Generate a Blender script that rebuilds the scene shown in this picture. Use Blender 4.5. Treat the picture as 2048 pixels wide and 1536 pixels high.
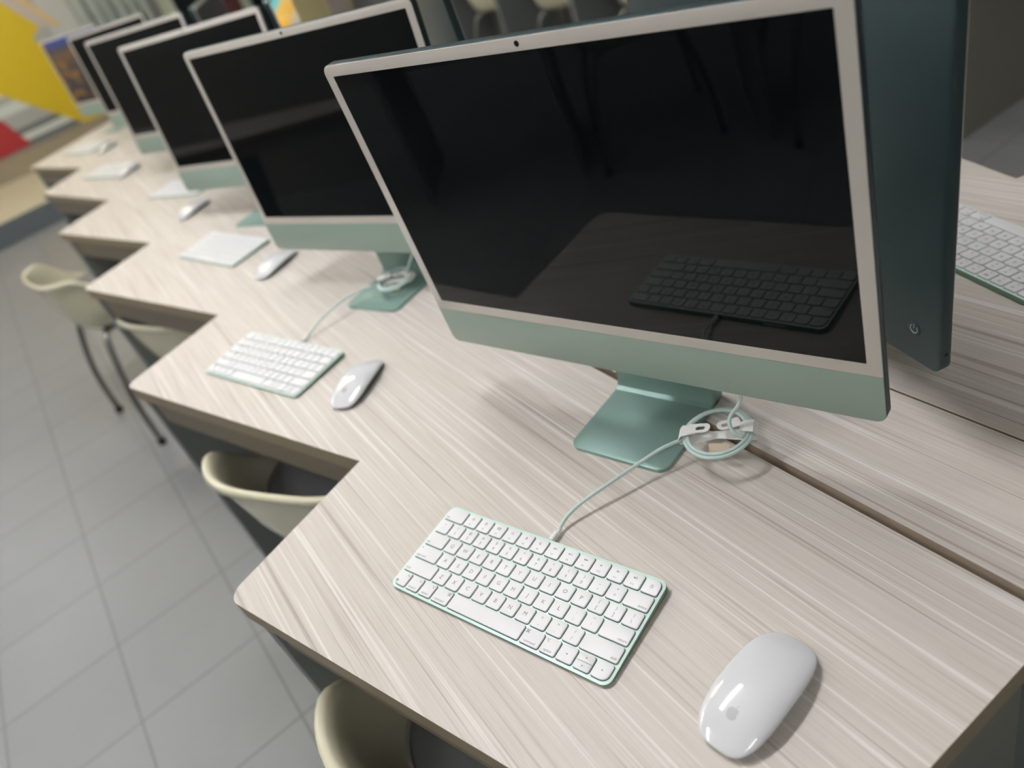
import bpy, bmesh, math, random
from mathutils import Vector, Matrix
random.seed(7)
PI = math.pi
R = math.radians
C = bpy.context.scene.collection
for o in list(bpy.data.objects):
    bpy.data.objects.remove(o)

# ------------------------------------------------------------------ camera
DZ = 0.735                      # height of the desk top above the floor
cam = bpy.data.cameras.new('camera')
camo = bpy.data.objects.new('camera', cam)
C.objects.link(camo)
camo.matrix_world = Matrix(((0.78679, 0.53964, -0.29958, -0.13090),
                            (-0.53293, 0.34910, -0.77079, -0.52506),
                            (-0.31136, 0.76610, 0.56226, 0.59619 + DZ),
                            (0, 0, 0, 1)))
cam.sensor_width = 36
cam.lens = 27.437
cam.clip_start = 0.02
cam.dof.use_dof = True
cam.dof.focus_distance = 0.735
cam.dof.aperture_fstop = 3.2
bpy.context.scene.camera = camo

# ------------------------------------------------------------------ world, exposure
sc = bpy.context.scene
sc.view_settings.view_transform = 'Standard'
sc.view_settings.look = 'None'
sc.view_settings.gamma = 1
sc.view_settings.use_curve_mapping = False
sc.view_settings.exposure = 0.36
w = bpy.data.worlds.new('world')
sc.world = w
w.use_nodes = True
w.node_tree.nodes['Background'].inputs[0].default_value = (0.8, 0.85, 0.9, 1)
w.node_tree.nodes['Background'].inputs[1].default_value = 0.02
TUBE = 105.0                     # emission of the fluorescent tubes
ROOM = (-3.6, 5.6, -3.2, 8.1, 2.95)     # x0 x1 y0 y1 ceiling
# x, y, rotation, tube material; the row over the desks is the brighter one, the lamp behind the camera is added fill
LAMPS = [(0.0, 1.0, 0, 'tube'), (0.0, 3.9, 0, 'tube_warm'), (0.0, 6.6, 0, 'tube_warm'), (-1.0, -1.6, 0, 'tube_fill'), (-2.4, 1.2, 0, 'tube_dim'), (-2.4, 3.9, 0, 'tube_dim'), (-2.4, 6.6, 0, 'tube_dim')]

# ------------------------------------------------------------------ materials
def lin(c):
    return tuple(((v / 255) / 12.92 if v <= 10 else (((v / 255) + 0.055) / 1.055) ** 2.4) for v in c) + (1,)

def mat(name, rgb, rough=0.5, metal=0.0, emit=0.0, coat=0.0, spec=0.5, bump=None, ior=1.5):
    m = bpy.data.materials.new(name)
    m.use_nodes = True
    b = m.node_tree.nodes['Principled BSDF']
    b.inputs['Base Color'].default_value = lin(rgb)
    b.inputs['Roughness'].default_value = rough
    b.inputs['Metallic'].default_value = metal
    b.inputs['Specular IOR Level'].default_value = spec
    b.inputs['IOR'].default_value = ior
    b.inputs['Coat Weight'].default_value = coat
    b.inputs['Coat Roughness'].default_value = 0.03
    if emit:
        b.inputs['Emission Color'].default_value = lin(rgb)
        b.inputs['Emission Strength'].default_value = emit
    nt = m.node_tree
    if bump:
        tc = nt.nodes.new('ShaderNodeTexCoord')
        n = nt.nodes.new('ShaderNodeTexNoise')
        n.inputs['Scale'].default_value = bump[0]
        n.inputs['Detail'].default_value = 4
        nt.links.new(tc.outputs['Object'], n.inputs['Vector'])
        bp = nt.nodes.new('ShaderNodeBump')
        bp.inputs['Strength'].default_value = bump[1]
        bp.inputs['Distance'].default_value = 0.001
        nt.links.new(n.outputs['Fac'], bp.inputs['Height'])
        nt.links.new(bp.outputs['Normal'], b.inputs['Normal'])
    return m

def ramp(nt, src, stops):
    r = nt.nodes.new('ShaderNodeValToRGB')
    e = r.color_ramp.elements
    e[0].position, e[0].color = stops[0]
    e[1].position, e[1].color = stops[1]
    for p, c in stops[2:]:
        x = e.new(p)
        x.color = c
    nt.links.new(src, r.inputs['Fac'])
    return r

def mix(nt, fac, a, b):
    n = nt.nodes.new('ShaderNodeMix')
    n.data_type = 'RGBA'
    if hasattr(fac, 'links'):
        nt.links.new(fac, n.inputs[0])
    else:
        n.inputs[0].default_value = fac
    for s, v in ((6, a), (7, b)):
        if hasattr(v, 'links'):
            nt.links.new(v, n.inputs[s])
        else:
            n.inputs[s].default_value = v
    return n.outputs[2]

def stretched_noise(nt, tc, scale, off=0.0, detail=3.0, dist=0.0):
    mp = nt.nodes.new('ShaderNodeMapping')
    mp.inputs['Scale'].default_value = scale
    mp.inputs['Location'].default_value = (off, off * 0.7, off * 1.3)
    nt.links.new(tc.outputs['Object'], mp.inputs['Vector'])
    n = nt.nodes.new('ShaderNodeTexNoise')
    n.inputs['Scale'].default_value = 1
    n.inputs['Detail'].default_value = detail
    n.inputs['Distortion'].default_value = dist
    nt.links.new(mp.outputs['Vector'], n.inputs['Vector'])
    return n.outputs['Fac']

def wood_material():
    m = bpy.data.materials.new('pale_wood_laminate')
    m.use_nodes = True
    nt = m.node_tree
    b = nt.nodes['Principled BSDF']
    tc = nt.nodes.new('ShaderNodeTexCoord')
    K, W1 = (0, 0, 0, 1), (1, 1, 1, 1)
    broad = stretched_noise(nt, tc, (85, 1.5, 4), 3.1, 3)
    base = ramp(nt, broad, [(0.30, lin((205, 196, 187))), (0.70, lin((214, 206, 197)))]).outputs['Color']
    band = ramp(nt, stretched_noise(nt, tc, (11, 0.5, 2), 7.7, 2), [(0.35, lin((205, 196, 187))), (0.65, lin((214, 207, 198)))]).outputs['Color']
    base = mix(nt, 0.4, base, band)
    fine = ramp(nt, stretched_noise(nt, tc, (620, 9, 20), 1.3, 4), [(0.35, K), (0.7, W1)]).outputs['Color']
    base = mix(nt, 0.24, base, mix(nt, fine, lin((186, 173, 162)), lin((229, 222, 214))))
    pale = ramp(nt, stretched_noise(nt, tc, (230, 1.7, 6), 11.0, 2, 0.2), [(0.59, K), (0.66, W1)]).outputs['Color']
    base = mix(nt, pale, base, mix(nt, 0.65, base, lin((240, 235, 229))))
    dark = ramp(nt, stretched_noise(nt, tc, (360, 3.6, 8), 23.0, 2, 0.3), [(0.60, K), (0.70, W1)]).outputs['Color']
    base = mix(nt, dark, base, mix(nt, 0.34, base, lin((150, 130, 118))))
    dk2 = ramp(nt, stretched_noise(nt, tc, (230, 1.5, 8), 41.0, 1, 0.2), [(0.66, K), (0.71, W1)]).outputs['Color']
    base = mix(nt, dk2, base, mix(nt, 0.42, base, lin((124, 104, 92))))
    nt.links.new(base, b.inputs['Base Color'])
    b.inputs['Roughness'].default_value = 0.48
    b.inputs['Specular IOR Level'].default_value = 0.35
    return m

def tile_material():
    m = bpy.data.materials.new('grey_floor_tile')
    m.use_nodes = True
    nt = m.node_tree
    b = nt.nodes['Principled BSDF']
    tc = nt.nodes.new('ShaderNodeTexCoord')
    mp = nt.nodes.new('ShaderNodeMapping')
    mp.vector_type = 'TEXTURE'
    mp.inputs['Rotation'].default_value = (0, 0, R(2.4))
    mp.inputs['Location'].default_value = (-0.378, 1.043, 0)
    nt.links.new(tc.outputs['Object'], mp.inputs['Vector'])
    br = nt.nodes.new('ShaderNodeTexBrick')
    br.offset = 0.0
    br.inputs['Scale'].default_value = 1
    br.inputs['Brick Width'].default_value = 0.3
    br.inputs['Row Height'].default_value = 0.3
    br.inputs['Mortar Size'].default_value = 0.0035
    br.inputs['Mortar Smooth'].default_value = 0.2
    br.inputs['Color1'].default_value = lin((138, 139, 139))
    br.inputs['Color2'].default_value = lin((143, 144, 144))
    br.inputs['Mortar'].default_value = lin((104, 105, 105))
    nt.links.new(mp.outputs['Vector'], br.inputs['Vector'])
    n = stretched_noise(nt, tc, (3, 3, 3), 2.0, 5)
    v = ramp(nt, n, [(0.3, lin((132, 133, 133))), (0.7, lin((147, 148, 148)))]).outputs['Color']
    col = mix(nt, 0.3, br.outputs['Color'], v)
    nt.links.new(col, b.inputs['Base Color'])
    b.inputs['Roughness'].default_value = 0.38
    return m

def picture_material(name, stops, blot, strength):
    """A lit screen showing a landscape picture."""
    m = bpy.data.materials.new(name)
    m.use_nodes = True
    nt = m.node_tree
    b = nt.nodes['Principled BSDF']
    tc = nt.nodes.new('ShaderNodeTexCoord')
    sp = nt.nodes.new('ShaderNodeSeparateXYZ')
    nt.links.new(tc.outputs['Generated'], sp.inputs[0])
    r = ramp(nt, sp.outputs['Z'], stops).outputs['Color']
    n = ramp(nt, stretched_noise(nt, tc, (14, 14, 22), 4.0, 3), [(0.5, (0, 0, 0, 1)), (0.62, (1, 1, 1, 1))]).outputs['Color']
    c = mix(nt, n, r, mix(nt, 0.5, r, blot))
    b.inputs['Base Color'].default_value = (0.004, 0.004, 0.004, 1)
    b.inputs['Roughness'].default_value = 0.05
    nt.links.new(c, b.inputs['Emission Color'])
    b.inputs['Emission Strength'].default_value = strength
    return m

M = {}
M['wood'] = wood_material()
M['tile'] = tile_material()
M['edge_lit'] = mat('lit_edge_band', (190, 172, 150), 0.45, bump=(300, 0.1))  # paler copy of the edge band, light in the seam put into the colour
M['edge'] = mat('brown_edge_band', (150, 136, 112), 0.45, bump=(300, 0.1))
M['apron'] = mat('taupe_apron', (128, 119, 108), 0.6)
M['panel'] = mat('dark_grey_laminate', (132, 136, 134), 0.55, bump=(400, 0.1))
M['endpanel'] = mat('grey_laminate', (120, 120, 112), 0.5)
M['chin'] = mat('pale_green_paint', (152, 172, 159), 0.35, coat=0.4)
M['bezel'] = mat('white_glass_border', (218, 212, 203), 0.25, coat=0.35)
M['black'] = mat('black_glass', (8, 12, 15), 0.015, spec=0.21)
M['house'] = mat('deep_green_anodised', (58, 74, 76), 0.36, metal=0.5, bump=(1500, 0.05))
M['stand'] = mat('green_anodised_aluminium', (138, 166, 158), 0.38, metal=0.35, bump=(1500, 0.04))
M['hinge'] = mat('dark_hinge', (60, 66, 64), 0.5)
M['logo'] = mat('pale_icon', (150, 170, 165), 0.4)
M['emblem'] = mat('polished_green_emblem', (150, 166, 158), 0.15, metal=0.6)
M['hole'] = mat('black_hole', (8, 8, 9), 0.7)
M['lens'] = mat('lens_black', (12, 10, 16), 0.1)
M['deck'] = mat('mint_anodised_aluminium', (216, 242, 231), 0.34, metal=0.0, bump=(1500, 0.04))
M['deckside'] = mat('green_anodised_edge', (106, 134, 114), 0.35, metal=0.3)
M['well'] = mat('shaded_key_gap', (58, 74, 72), 0.8)  # dark gap round each key, widened to paint in shade of the key sides
M['key'] = mat('white_keycap', (236, 235, 236), 0.42)
M['legend'] = mat('grey_legend', (112, 114, 120), 0.6)
M['mouse'] = mat('white_acrylic', (226, 226, 228), 0.06, coat=0.5)
M['mousebase'] = mat('green_silver_base', (130, 150, 138), 0.35, metal=0.6)
M['mlogo'] = mat('grey_emblem', (198, 199, 201), 0.08, coat=0.5)
M['cord'] = mat('mint_braid', (212, 231, 225), 0.7, bump=(2500, 0.5))
M['plug'] = mat('white_plastic', (236, 236, 234), 0.3)
M['paper'] = mat('white_card', (250, 248, 243), 0.6)
M['tag'] = mat('cream_card', (226, 208, 184), 0.65)
M['shell'] = mat('cream_plastic', (228, 223, 194), 0.22, coat=0.25, bump=(60, 0.05))
M['cush'] = mat('charcoal_vinyl', (98, 100, 100), 0.5)
M['piping'] = mat('grey_piping', (128, 124, 114), 0.45)
M['steel'] = mat('grey_steel_tube', (140, 140, 138), 0.3, metal=0.8)
M['wall'] = mat('white_wall_paint', (190, 190, 188), 0.7, bump=(200, 0.08))
M['ceil'] = mat('white_ceiling', (226, 226, 222), 0.8)
M['tube'] = mat('lit_tube', (250, 250, 253), 0.5, emit=TUBE)
M['tube_dim'] = mat('lit_tube_dimmer', (250, 250, 253), 0.5, emit=TUBE * 0.5)
M['tube_warm'] = mat('lit_tube_warmer', (255, 248, 226), 0.5, emit=TUBE * 0.42)
M['tube_fill'] = mat('added_fill_tube', (250, 250, 253), 0.5, emit=TUBE * 0.32)  # weak tube of the added fill lamp that brightens the near desk
M['fixture'] = mat('white_fixture', (236, 236, 232), 0.4)
M['yellow'] = mat('yellow_paint', (208, 180, 8), 0.5)
M['red'] = mat('red_paint', (166, 40, 42), 0.5)
M['gold'] = mat('ochre_paint', (214, 180, 96), 0.5)
M['mauve'] = mat('pinkish_grey_paint', (190, 178, 172), 0.6)
M['g1'] = mat('light_grey_paint', (205, 212, 206), 0.5)
M['g2'] = mat('mid_grey_paint', (166, 168, 166), 0.5)
M['g3'] = mat('dark_grey_paint', (104, 106, 110), 0.5)
M['platface'] = mat('slate_platform_face', (98, 106, 110), 0.5)
M['plattop'] = mat('beige_platform_top', (204, 196, 172), 0.5)
M['riser'] = mat('brown_riser', (152, 140, 118), 0.5)
M['curtain'] = mat('grey_green_curtain', (186, 194, 188), 0.8)
M['cabinet'] = mat('pale_green_cabinet', (196, 204, 184), 0.45)
M['darkdoor'] = mat('dark_glass_door', (22, 30, 32), 0.15)
M['maroon'] = mat('maroon_card', (84, 42, 38), 0.6)
M['cream'] = mat('cream_cabinet', (216, 206, 156), 0.5)
M['darkwall'] = mat('dark_taupe_partition', (148, 145, 134), 0.6)
M['picture'] = picture_material('dusk_picture', [(0.0, lin((40, 40, 44))), (0.55, lin((66, 58, 54))), (0.75, lin((96, 74, 50))), (0.86, lin((64, 62, 74))), (0.96, lin((54, 70, 130)))], lin((150, 104, 40)), 0.8)
M['picture2'] = picture_material('sunset_picture', [(0.0, lin((120, 112, 100))), (0.72, lin((170, 160, 140))), (0.78, lin((214, 160, 30))), (0.9, lin((230, 180, 60))), (0.96, lin((90, 190, 190)))], lin((180, 170, 150)), 0.8)

# ------------------------------------------------------------------ mesh helpers
def obj(name, bm, mats, parent=None, smooth=False, angle=None):
    me = bpy.data.meshes.new(name)
    bm.normal_update()
    bm.to_mesh(me)
    bm.free()
    if not isinstance(mats, (list, tuple)):
        mats = [mats]
    for m in mats:
        me.materials.append(M[m])
    if smooth:
        for p in me.polygons:
            p.use_smooth = True
        if angle is not None:
            me.set_sharp_from_angle(angle=R(angle))
    o = bpy.data.objects.new(name, me)
    C.objects.link(o)
    if parent:
        o.parent = parent
    return o

def empty(name, loc, rz=0.0, label=None, cat=None, group=None):
    o = bpy.data.objects.new(name, None)
    o.empty_display_size = 0.05
    C.objects.link(o)
    o.location = loc
    o.rotation_euler = (0, 0, rz)
    tag(o, label, cat, group)
    return o

def tag(o, label=None, cat=None, group=None, kind=None):
    if label:
        o['label'] = label
    if cat:
        o['category'] = cat
    if group:
        o['group'] = group
    if kind:
        o['kind'] = kind
    return o

def copy_tree(o, parent=None):
    c = o.copy()
    C.objects.link(c)
    if parent:
        c.parent = parent
    for ch in list(o.children):
        copy_tree(ch, c)
    return c

def box(bm, x0, x1, y0, y1, z0, z1, mi=0, bev=0.0):
    v = [bm.verts.new((x, y, z)) for z in (z0, z1) for y in (y0, y1) for x in (x0, x1)]
    fs = [bm.faces.new([v[i] for i in q]) for q in ((0, 2, 3, 1), (4, 5, 7, 6), (0, 1, 5, 4), (2, 6, 7, 3), (0, 4, 6, 2), (1, 3, 7, 5))]
    for f in fs:
        f.material_index = mi
    if bev:
        es = list({e for f in fs for e in f.edges})
        r = bmesh.ops.bevel(bm, geom=es, offset=bev, segments=2, affect='EDGES', profile=0.5)
        for f in r['faces']:
            f.material_index = mi
    return fs

def rrect(x0, x1, y0, y1, rad, seg=8):
    """Rounded rectangle, counter-clockwise; rad = one radius or four (BL, BR, TR, TL)."""
    if not isinstance(rad, (list, tuple)):
        rad = [rad] * 4
    out = []
    for (cx, cy, sx, sy, r, a0) in ((x0, y0, 1, 1, rad[0], 180), (x1, y0, -1, 1, rad[1], 270), (x1, y1, -1, -1, rad[2], 0), (x0, y1, 1, -1, rad[3], 90)):
        if r <= 1e-6:
            out.append((cx, cy))
            continue
        for i in range(seg + 1):
            a = R(a0 + 90 * i / seg)
            out.append((cx + sx * r + r * math.cos(a), cy + sy * r + r * math.sin(a)))
    return out

def prism(bm, loops, cap0=True, cap1=True, mi=0, cap_mi=None):
    """Skin a list of equal-length closed vertex loops, cap both ends."""
    vs = [[bm.verts.new(p) for p in lp] for lp in loops]
    n = len(vs[0])
    for a, b in zip(vs, vs[1:]):
        for i in range(n):
            f = bm.faces.new((a[i], a[(i + 1) % n], b[(i + 1) % n], b[i]))
            f.material_index = mi
    if cap0:
        f = bm.faces.new(list(reversed(vs[0])))
        f.material_index = mi
    if cap1:
        f = bm.faces.new(vs[-1])
        f.material_index = mi if cap_mi is None else cap_mi
    return vs

def plate(bm, pts, z0, z1, bev=0.0, mi=0, cap_mi=None, plane='xy', both=False):
    """Extrude a closed outline; bev = small edge rounding at the z1 side."""
    def P(x, y, z):
        return (x, y, z) if plane == 'xy' else (x, z, y)
    if plane != 'xy':
        pts = list(reversed(pts)) if False else pts
    cx = sum(p[0] for p in pts) / len(pts)
    def inset(d):
        n = len(pts)
        out = []
        for i in range(n):
            a, b, c = pts[i - 1], pts[i], pts[(i + 1) % n]
            d1 = (b[0] - a[0], b[1] - a[1])
            d2 = (c[0] - b[0], c[1] - b[1])
            l1 = math.hypot(*d1) or 1
            l2 = math.hypot(*d2) or 1
            nx = -(d1[1] / l1 + d2[1] / l2)
            ny = (d1[0] / l1 + d2[0] / l2)
            l = math.hypot(nx, ny) or 1
            k = d / max(0.5, l / 2)
            out.append((b[0] + nx / l * k, b[1] + ny / l * k))
        return out
    sgn = 1 if z1 > z0 else -1
    loops = []
    if both and bev:
        loops += [[P(x, y, z0) for x, y in inset(bev)], [P(x, y, z0 + sgn * bev * 0.3) for x, y in inset(bev * 0.3)], [P(x, y, z0 + sgn * bev) for x, y in pts]]
    else:
        loops.append([P(x, y, z0) for x, y in pts])
    if bev:
        loops += [[P(x, y, z1 - sgn * bev) for x, y in pts], [P(x, y, z1 - sgn * bev * 0.3) for x, y in inset(bev * 0.3)], [P(x, y, z1) for x, y in inset(bev)]]
    else:
        loops.append([P(x, y, z1) for x, y in pts])
    prism(bm, loops, mi=mi, cap_mi=cap_mi)

def fix_normals(bm):
    bmesh.ops.recalc_face_normals(bm, faces=bm.faces[:])

def spline(pts, n=10):
    pts = [Vector(p) for p in pts]
    out = []
    for i in range(len(pts) - 1):
        p0 = pts[max(0, i - 1)]
        p1, p2 = pts[i], pts[i + 1]
        p3 = pts[min(len(pts) - 1, i + 2)]
        for k in range(n):
            t = k / n
            out.append(0.5 * ((2 * p1) + (p2 - p0) * t + (2 * p0 - 5 * p1 + 4 * p2 - p3) * t * t + (3 * p1 - p0 - 3 * p2 + p3) * t ** 3))
    out.append(pts[-1])
    return out

def tube(bm, pts, r, seg=10, mi=0, closed=False, caps=True):
    pts = [Vector(p) for p in pts]
    n = len(pts)
    rings = []
    up = Vector((0.13, 0.21, 0.97)).normalized()
    prev = None
    for i, p in enumerate(pts):
        if closed:
            t = (pts[(i + 1) % n] - pts[i - 1]).normalized()
        else:
            t = (pts[min(n - 1, i + 1)] - pts[max(0, i - 1)]).normalized()
        if prev is None:
            a = t.cross(up)
            if a.length < 1e-4:
                a = t.cross(Vector((1, 0, 0)))
            a.normalize()
        else:
            a = (prev - t * prev.dot(t)).normalized()
        prev = a
        b = t.cross(a)
        rr = r(i / (n - 1)) if callable(r) else r
        rings.append([bm.verts.new(p + (a * math.cos(2 * PI * k / seg) + b * math.sin(2 * PI * k / seg)) * rr) for k in range(seg)])
    pairs = list(zip(rings, rings[1:])) + ([(rings[-1], rings[0])] if closed else [])
    for a, b in pairs:
        for k in range(seg):
            f = bm.faces.new((a[k], a[(k + 1) % seg], b[(k + 1) % seg], b[k]))
            f.material_index = mi
    if caps and not closed:
        bm.faces.new(list(reversed(rings[0]))).material_index = mi
        bm.faces.new(rings[-1]).material_index = mi

_text_cache = {}
def text_mesh(s, size, align='CENTER'):
    k = (s, size, align)
    if k in _text_cache:
        return _text_cache[k]
    cu = bpy.data.curves.new('lettering', 'FONT')
    cu.body = s
    cu.size = size
    cu.align_x = align
    cu.align_y = 'CENTER'
    cu.resolution_u = 2
    to = bpy.data.objects.new('lettering', cu)
    me = bpy.data.meshes.new_from_object(to)
    vs = [tuple(v.co) for v in me.vertices]
    fs = [tuple(p.vertices) for p in me.polygons]
    bpy.data.objects.remove(to)
    bpy.data.meshes.remove(me)
    bpy.data.curves.remove(cu)
    _text_cache[k] = (vs, fs)
    return vs, fs

def add_text(bm, s, x, y, z, size, align='CENTER', mi=1):
    vs, fs = text_mesh(s, size, align)
    bv = [bm.verts.new((x + v[0], y + v[1], z)) for v in vs]
    for f in fs:
        try:
            bm.faces.new([bv[i] for i in f]).material_index = mi
        except ValueError:
            pass

# ------------------------------------------------------------------ the room
X0, X1, Y0, Y1, CH = ROOM
def struct(name, bm, m, **k):
    o = obj(name, bm, m, **k)
    o['kind'] = 'structure'
    return o

bm = bmesh.new(); box(bm, X0 - .1, X1 + .1, Y0 - .1, Y1 + .1, -0.1, 0); struct('floor', bm, 'tile')
bm = bmesh.new(); box(bm, X0 - .1, X1 + .1, Y0 - .1, Y1 + .1, CH, CH + 0.1); struct('ceiling', bm, 'ceil')
bm = bmesh.new(); box(bm, X0 - .1, X1 + .1, Y1, Y1 + .1, 0, CH); struct('wall_far', bm, 'wall')
bm = bmesh.new(); box(bm, X0 - .1, X1 + .1, Y0 - .1, Y0, 0, CH); struct('wall_near', bm, 'wall')
bm = bmesh.new(); box(bm, X0 - .1, X0, Y0, Y1, 0, CH); struct('wall_left', bm, 'darkwall')
bm = bmesh.new(); box(bm, X1, X1 + .1, Y0, Y1, 0, CH); struct('wall_right', bm, 'wall')

# fluorescent fixtures with twin tubes
def lamp(x, y, rz, tm, label):
    t = empty('ceiling_light', (x, y, CH), rz, label, 'lamp', 'twin tube ceiling lights')
    bm = bmesh.new()
    prism(bm, [[(-.62, -.03, z0), (.62, -.03, z0), (.62, .03, z0), (-.62, .03, z0)] if False else
               [(-.62, -wd, z0), (.62, -wd, z0), (.62, wd, z0), (-.62, wd, z0)] for z0, wd in ((0, .075), (-.025, .075), (-.05, .04))], mi=0)
    fix_normals(bm)
    obj('housing', bm, 'fixture', t)
    for s in (-1, 1):
        bm = bmesh.new()
        tube(bm, [(-.6, s * .06, -.065), (.6, s * .06, -.065)], 0.015, 12)
        obj('fluorescent_tube', bm, tm, t, smooth=True, angle=50)
        for e in (-1, 1):
            bm = bmesh.new()
            box(bm, e * .607 - .008, e * .607 + .008, s * .06 - .018, s * .06 + .018, -.084, -.02)
            obj('socket', bm, 'fixture', t)
for i, (x, y, rz, tm) in enumerate(LAMPS):
    lamp(x, y, rz, tm, 'white ceiling light with two bare fluorescent tubes above the computer room')

# ------------------------------------------------------------------ desks
def rounded_path(pts, radii, seg=6):
    out = []
    n = len(pts)
    for i in range(n):
        r = radii[i]
        b = Vector(pts[i])
        if r <= 0:
            out.append(tuple(b))
            continue
        a, c = Vector(pts[i - 1]), Vector(pts[(i + 1) % n])
        d1, d2 = (a - b).normalized(), (c - b).normalized()
        ang = d1.angle(d2)
        t = r / math.tan(ang / 2)
        p1, p2 = b + d1 * t, b + d2 * t
        ctr = b + (d1 + d2).normalized() * (r / math.sin(ang / 2))
        v1, v2 = p1 - ctr, p2 - ctr
        for k in range(seg + 1):
            f = k / seg
            v = v1.lerp(v2, f)
            v = v.normalized() * r
            out.append(tuple(ctr + v))
    return out

TOP_T = 0.026
def desk(name, label, tips, notches, start, end, seam, mirror_x=None, group=None, aprons=True):
    """Saw-tooth desk; front edge faces -x unless mirrored about x = mirror_x."""
    fx = (lambda x: x) if mirror_x is None else (lambda x: 2 * mirror_x - x)
    t = empty(name, (fx(seam) * 0.5 + fx(tips[0][0]) * 0.5, tips[0][1], 0), 0, label, 'desk', group)
    ox, oy = t.location.x, t.location.y
    pts = [start]
    rad = [0.012]
    for i in range(len(tips)):
        pts.append(tips[i]); rad.append(0.022)
        if i < len(notches):
            pts.append(notches[i]); rad.append(0.0)
    pts.append(end); rad.append(0.0)
    pts.append((seam, end[1])); rad.append(0.0)
    pts.append((seam, start[1])); rad.append(0.0)
    path = rounded_path(pts, rad)
    path = [(fx(x) - ox, y - oy) for x, y in path]
    if mirror_x is None:
        path = list(reversed(path))
    bm = bmesh.new()
    plate(bm, path, DZ - TOP_T, DZ, mi=1, cap_mi=0)
    fix_normals(bm)
    for f in bm.faces:
        f.material_index = 0 if f.normal.z > 0.9 else 1
    top = obj('desk_top', bm, ['wood', 'edge'], t)
    # under-structure: a side panel below every short edge, an apron below every front edge
    segs = list(zip([start] + notches, tips))
    for i, (a, b) in enumerate(segs):
        ax, ay = a; bx, by = b
        d = Vector((bx - ax, by - ay)); L = d.length; d.normalize()       # along the front edge
        nrm = Vector((d.y, -d.x))
        if nrm.x < 0:
            nrm = -nrm
        def q(along, depth, z):
            p = Vector((ax, ay)) + d * along + nrm * depth
            return (fx(p.x) - ox, p.y - oy, z)
        bm = bmesh.new()
        lo = [q(L - .038, .007, 0), q(L - .020, .007, 0), q(L - .020, .47, 0), q(L - .038, .47, 0)]
        prism(bm, [lo, [(x, y, DZ - TOP_T - .001) for x, y, z in lo]])
        fix_normals(bm)
        obj('side_panel', bm, 'panel', t)
        if aprons:
            bm = bmesh.new()
            lo = [q(.03, .012, DZ - TOP_T - .062), q(L - .040, .012, DZ - TOP_T - .062), q(L - .040, .030, DZ - TOP_T - .062), q(.03, .030, DZ - TOP_T - .062)]
            prism(bm, [lo, [(x, y, DZ - TOP_T - .001) for x, y, z in lo]])
            fix_normals(bm)
            obj('apron', bm, 'apron', t)
    bm = bmesh.new()
    xs = sorted((fx(start[0] + .05) - ox, fx(seam - .012) - ox))
    box(bm, xs[0], xs[1], start[1] + .018 - oy, start[1] + .04 - oy, 0, DZ - TOP_T - .001)
    obj('end_panel', bm, 'endpanel', t)
    return t

TIPS = [(-.254, .262), (-.264, .975), (-.266, 1.69), (-.270, 2.41), (-.268, 3.20), (-.272, 4.0)]
NOTCH = [(-.035, .343), (-.050, 1.058), (-.061, 1.779), (-.075, 2.51), (-.078, 3.344)]
front = desk('saw_tooth_desk', 'long pale wood desk with saw-tooth edge beside the tiled aisle, mint keyboards on it',
             TIPS, NOTCH, (-.036, -.356), (.18, 4.30), .274)
# opposite row: same saw-tooth, turned to the other side of the cable strip
AX = 0.358
def mir(p, dy=0.0):
    return p
BT = [(2 * AX - 1.098, .665 + .718 * k - .718) for k in range(0, 6)]
BN = [(2 * AX - .877, .025 + .718 * k) for k in range(0, 5)]
back = desk('saw_tooth_desk', 'pale wood desk behind the first row, carrying a monitor seen from its dark green back',
            BT, BN, (2 * AX - .985, -.356), (2 * AX - .88, 4.30), .283, mirror_x=AX)
bm = bmesh.new()
box(bm, .284, .4305, -.356, 4.30, DZ - TOP_T, DZ, 1)
for f in bm.faces:
    f.material_index = 0 if f.calc_center_median().z > DZ - .001 else 1
cs = obj('cable_cover', bm, ['wood', 'edge_lit'])
tag(cs, 'narrow pale wood cover strip between two dark seams, running behind the nearest monitor', 'cover strip')
bm = bmesh.new()
box(bm, .346, .372, -.33, 4.27, 0, DZ - TOP_T)
obj('centre_panel', bm, 'panel', cs)

def emblem_outline():
    pts = []
    for i in range(48):
        th = 2 * PI * i / 48
        r = 1 - .12 * math.exp(-((math.degrees(th) - 90) / 17) ** 2) - .09 * math.exp(-((math.degrees(th) - 270) / 20) ** 2)
        k = 1 - .10 * max(0, -math.sin(th))
        x, y = r * .94 * k * math.cos(th), r * math.sin(th)
        dx, dy = x - 1.16, y - .14
        dd = math.hypot(dx, dy)
        if dd < .46:
            x, y = 1.16 + dx / dd * .46, .14 + dy / dd * .46
        pts.append((x, y))
    leaf = [(.02 + .42 * t, 1.0 + .5 * t - .13 * math.sin(PI * t)) for t in (0, .25, .5, .75, 1)] + [(.02 + .42 * t, 1.0 + .5 * t + .13 * math.sin(PI * t)) for t in (.75, .5, .25)]
    return pts, leaf

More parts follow.
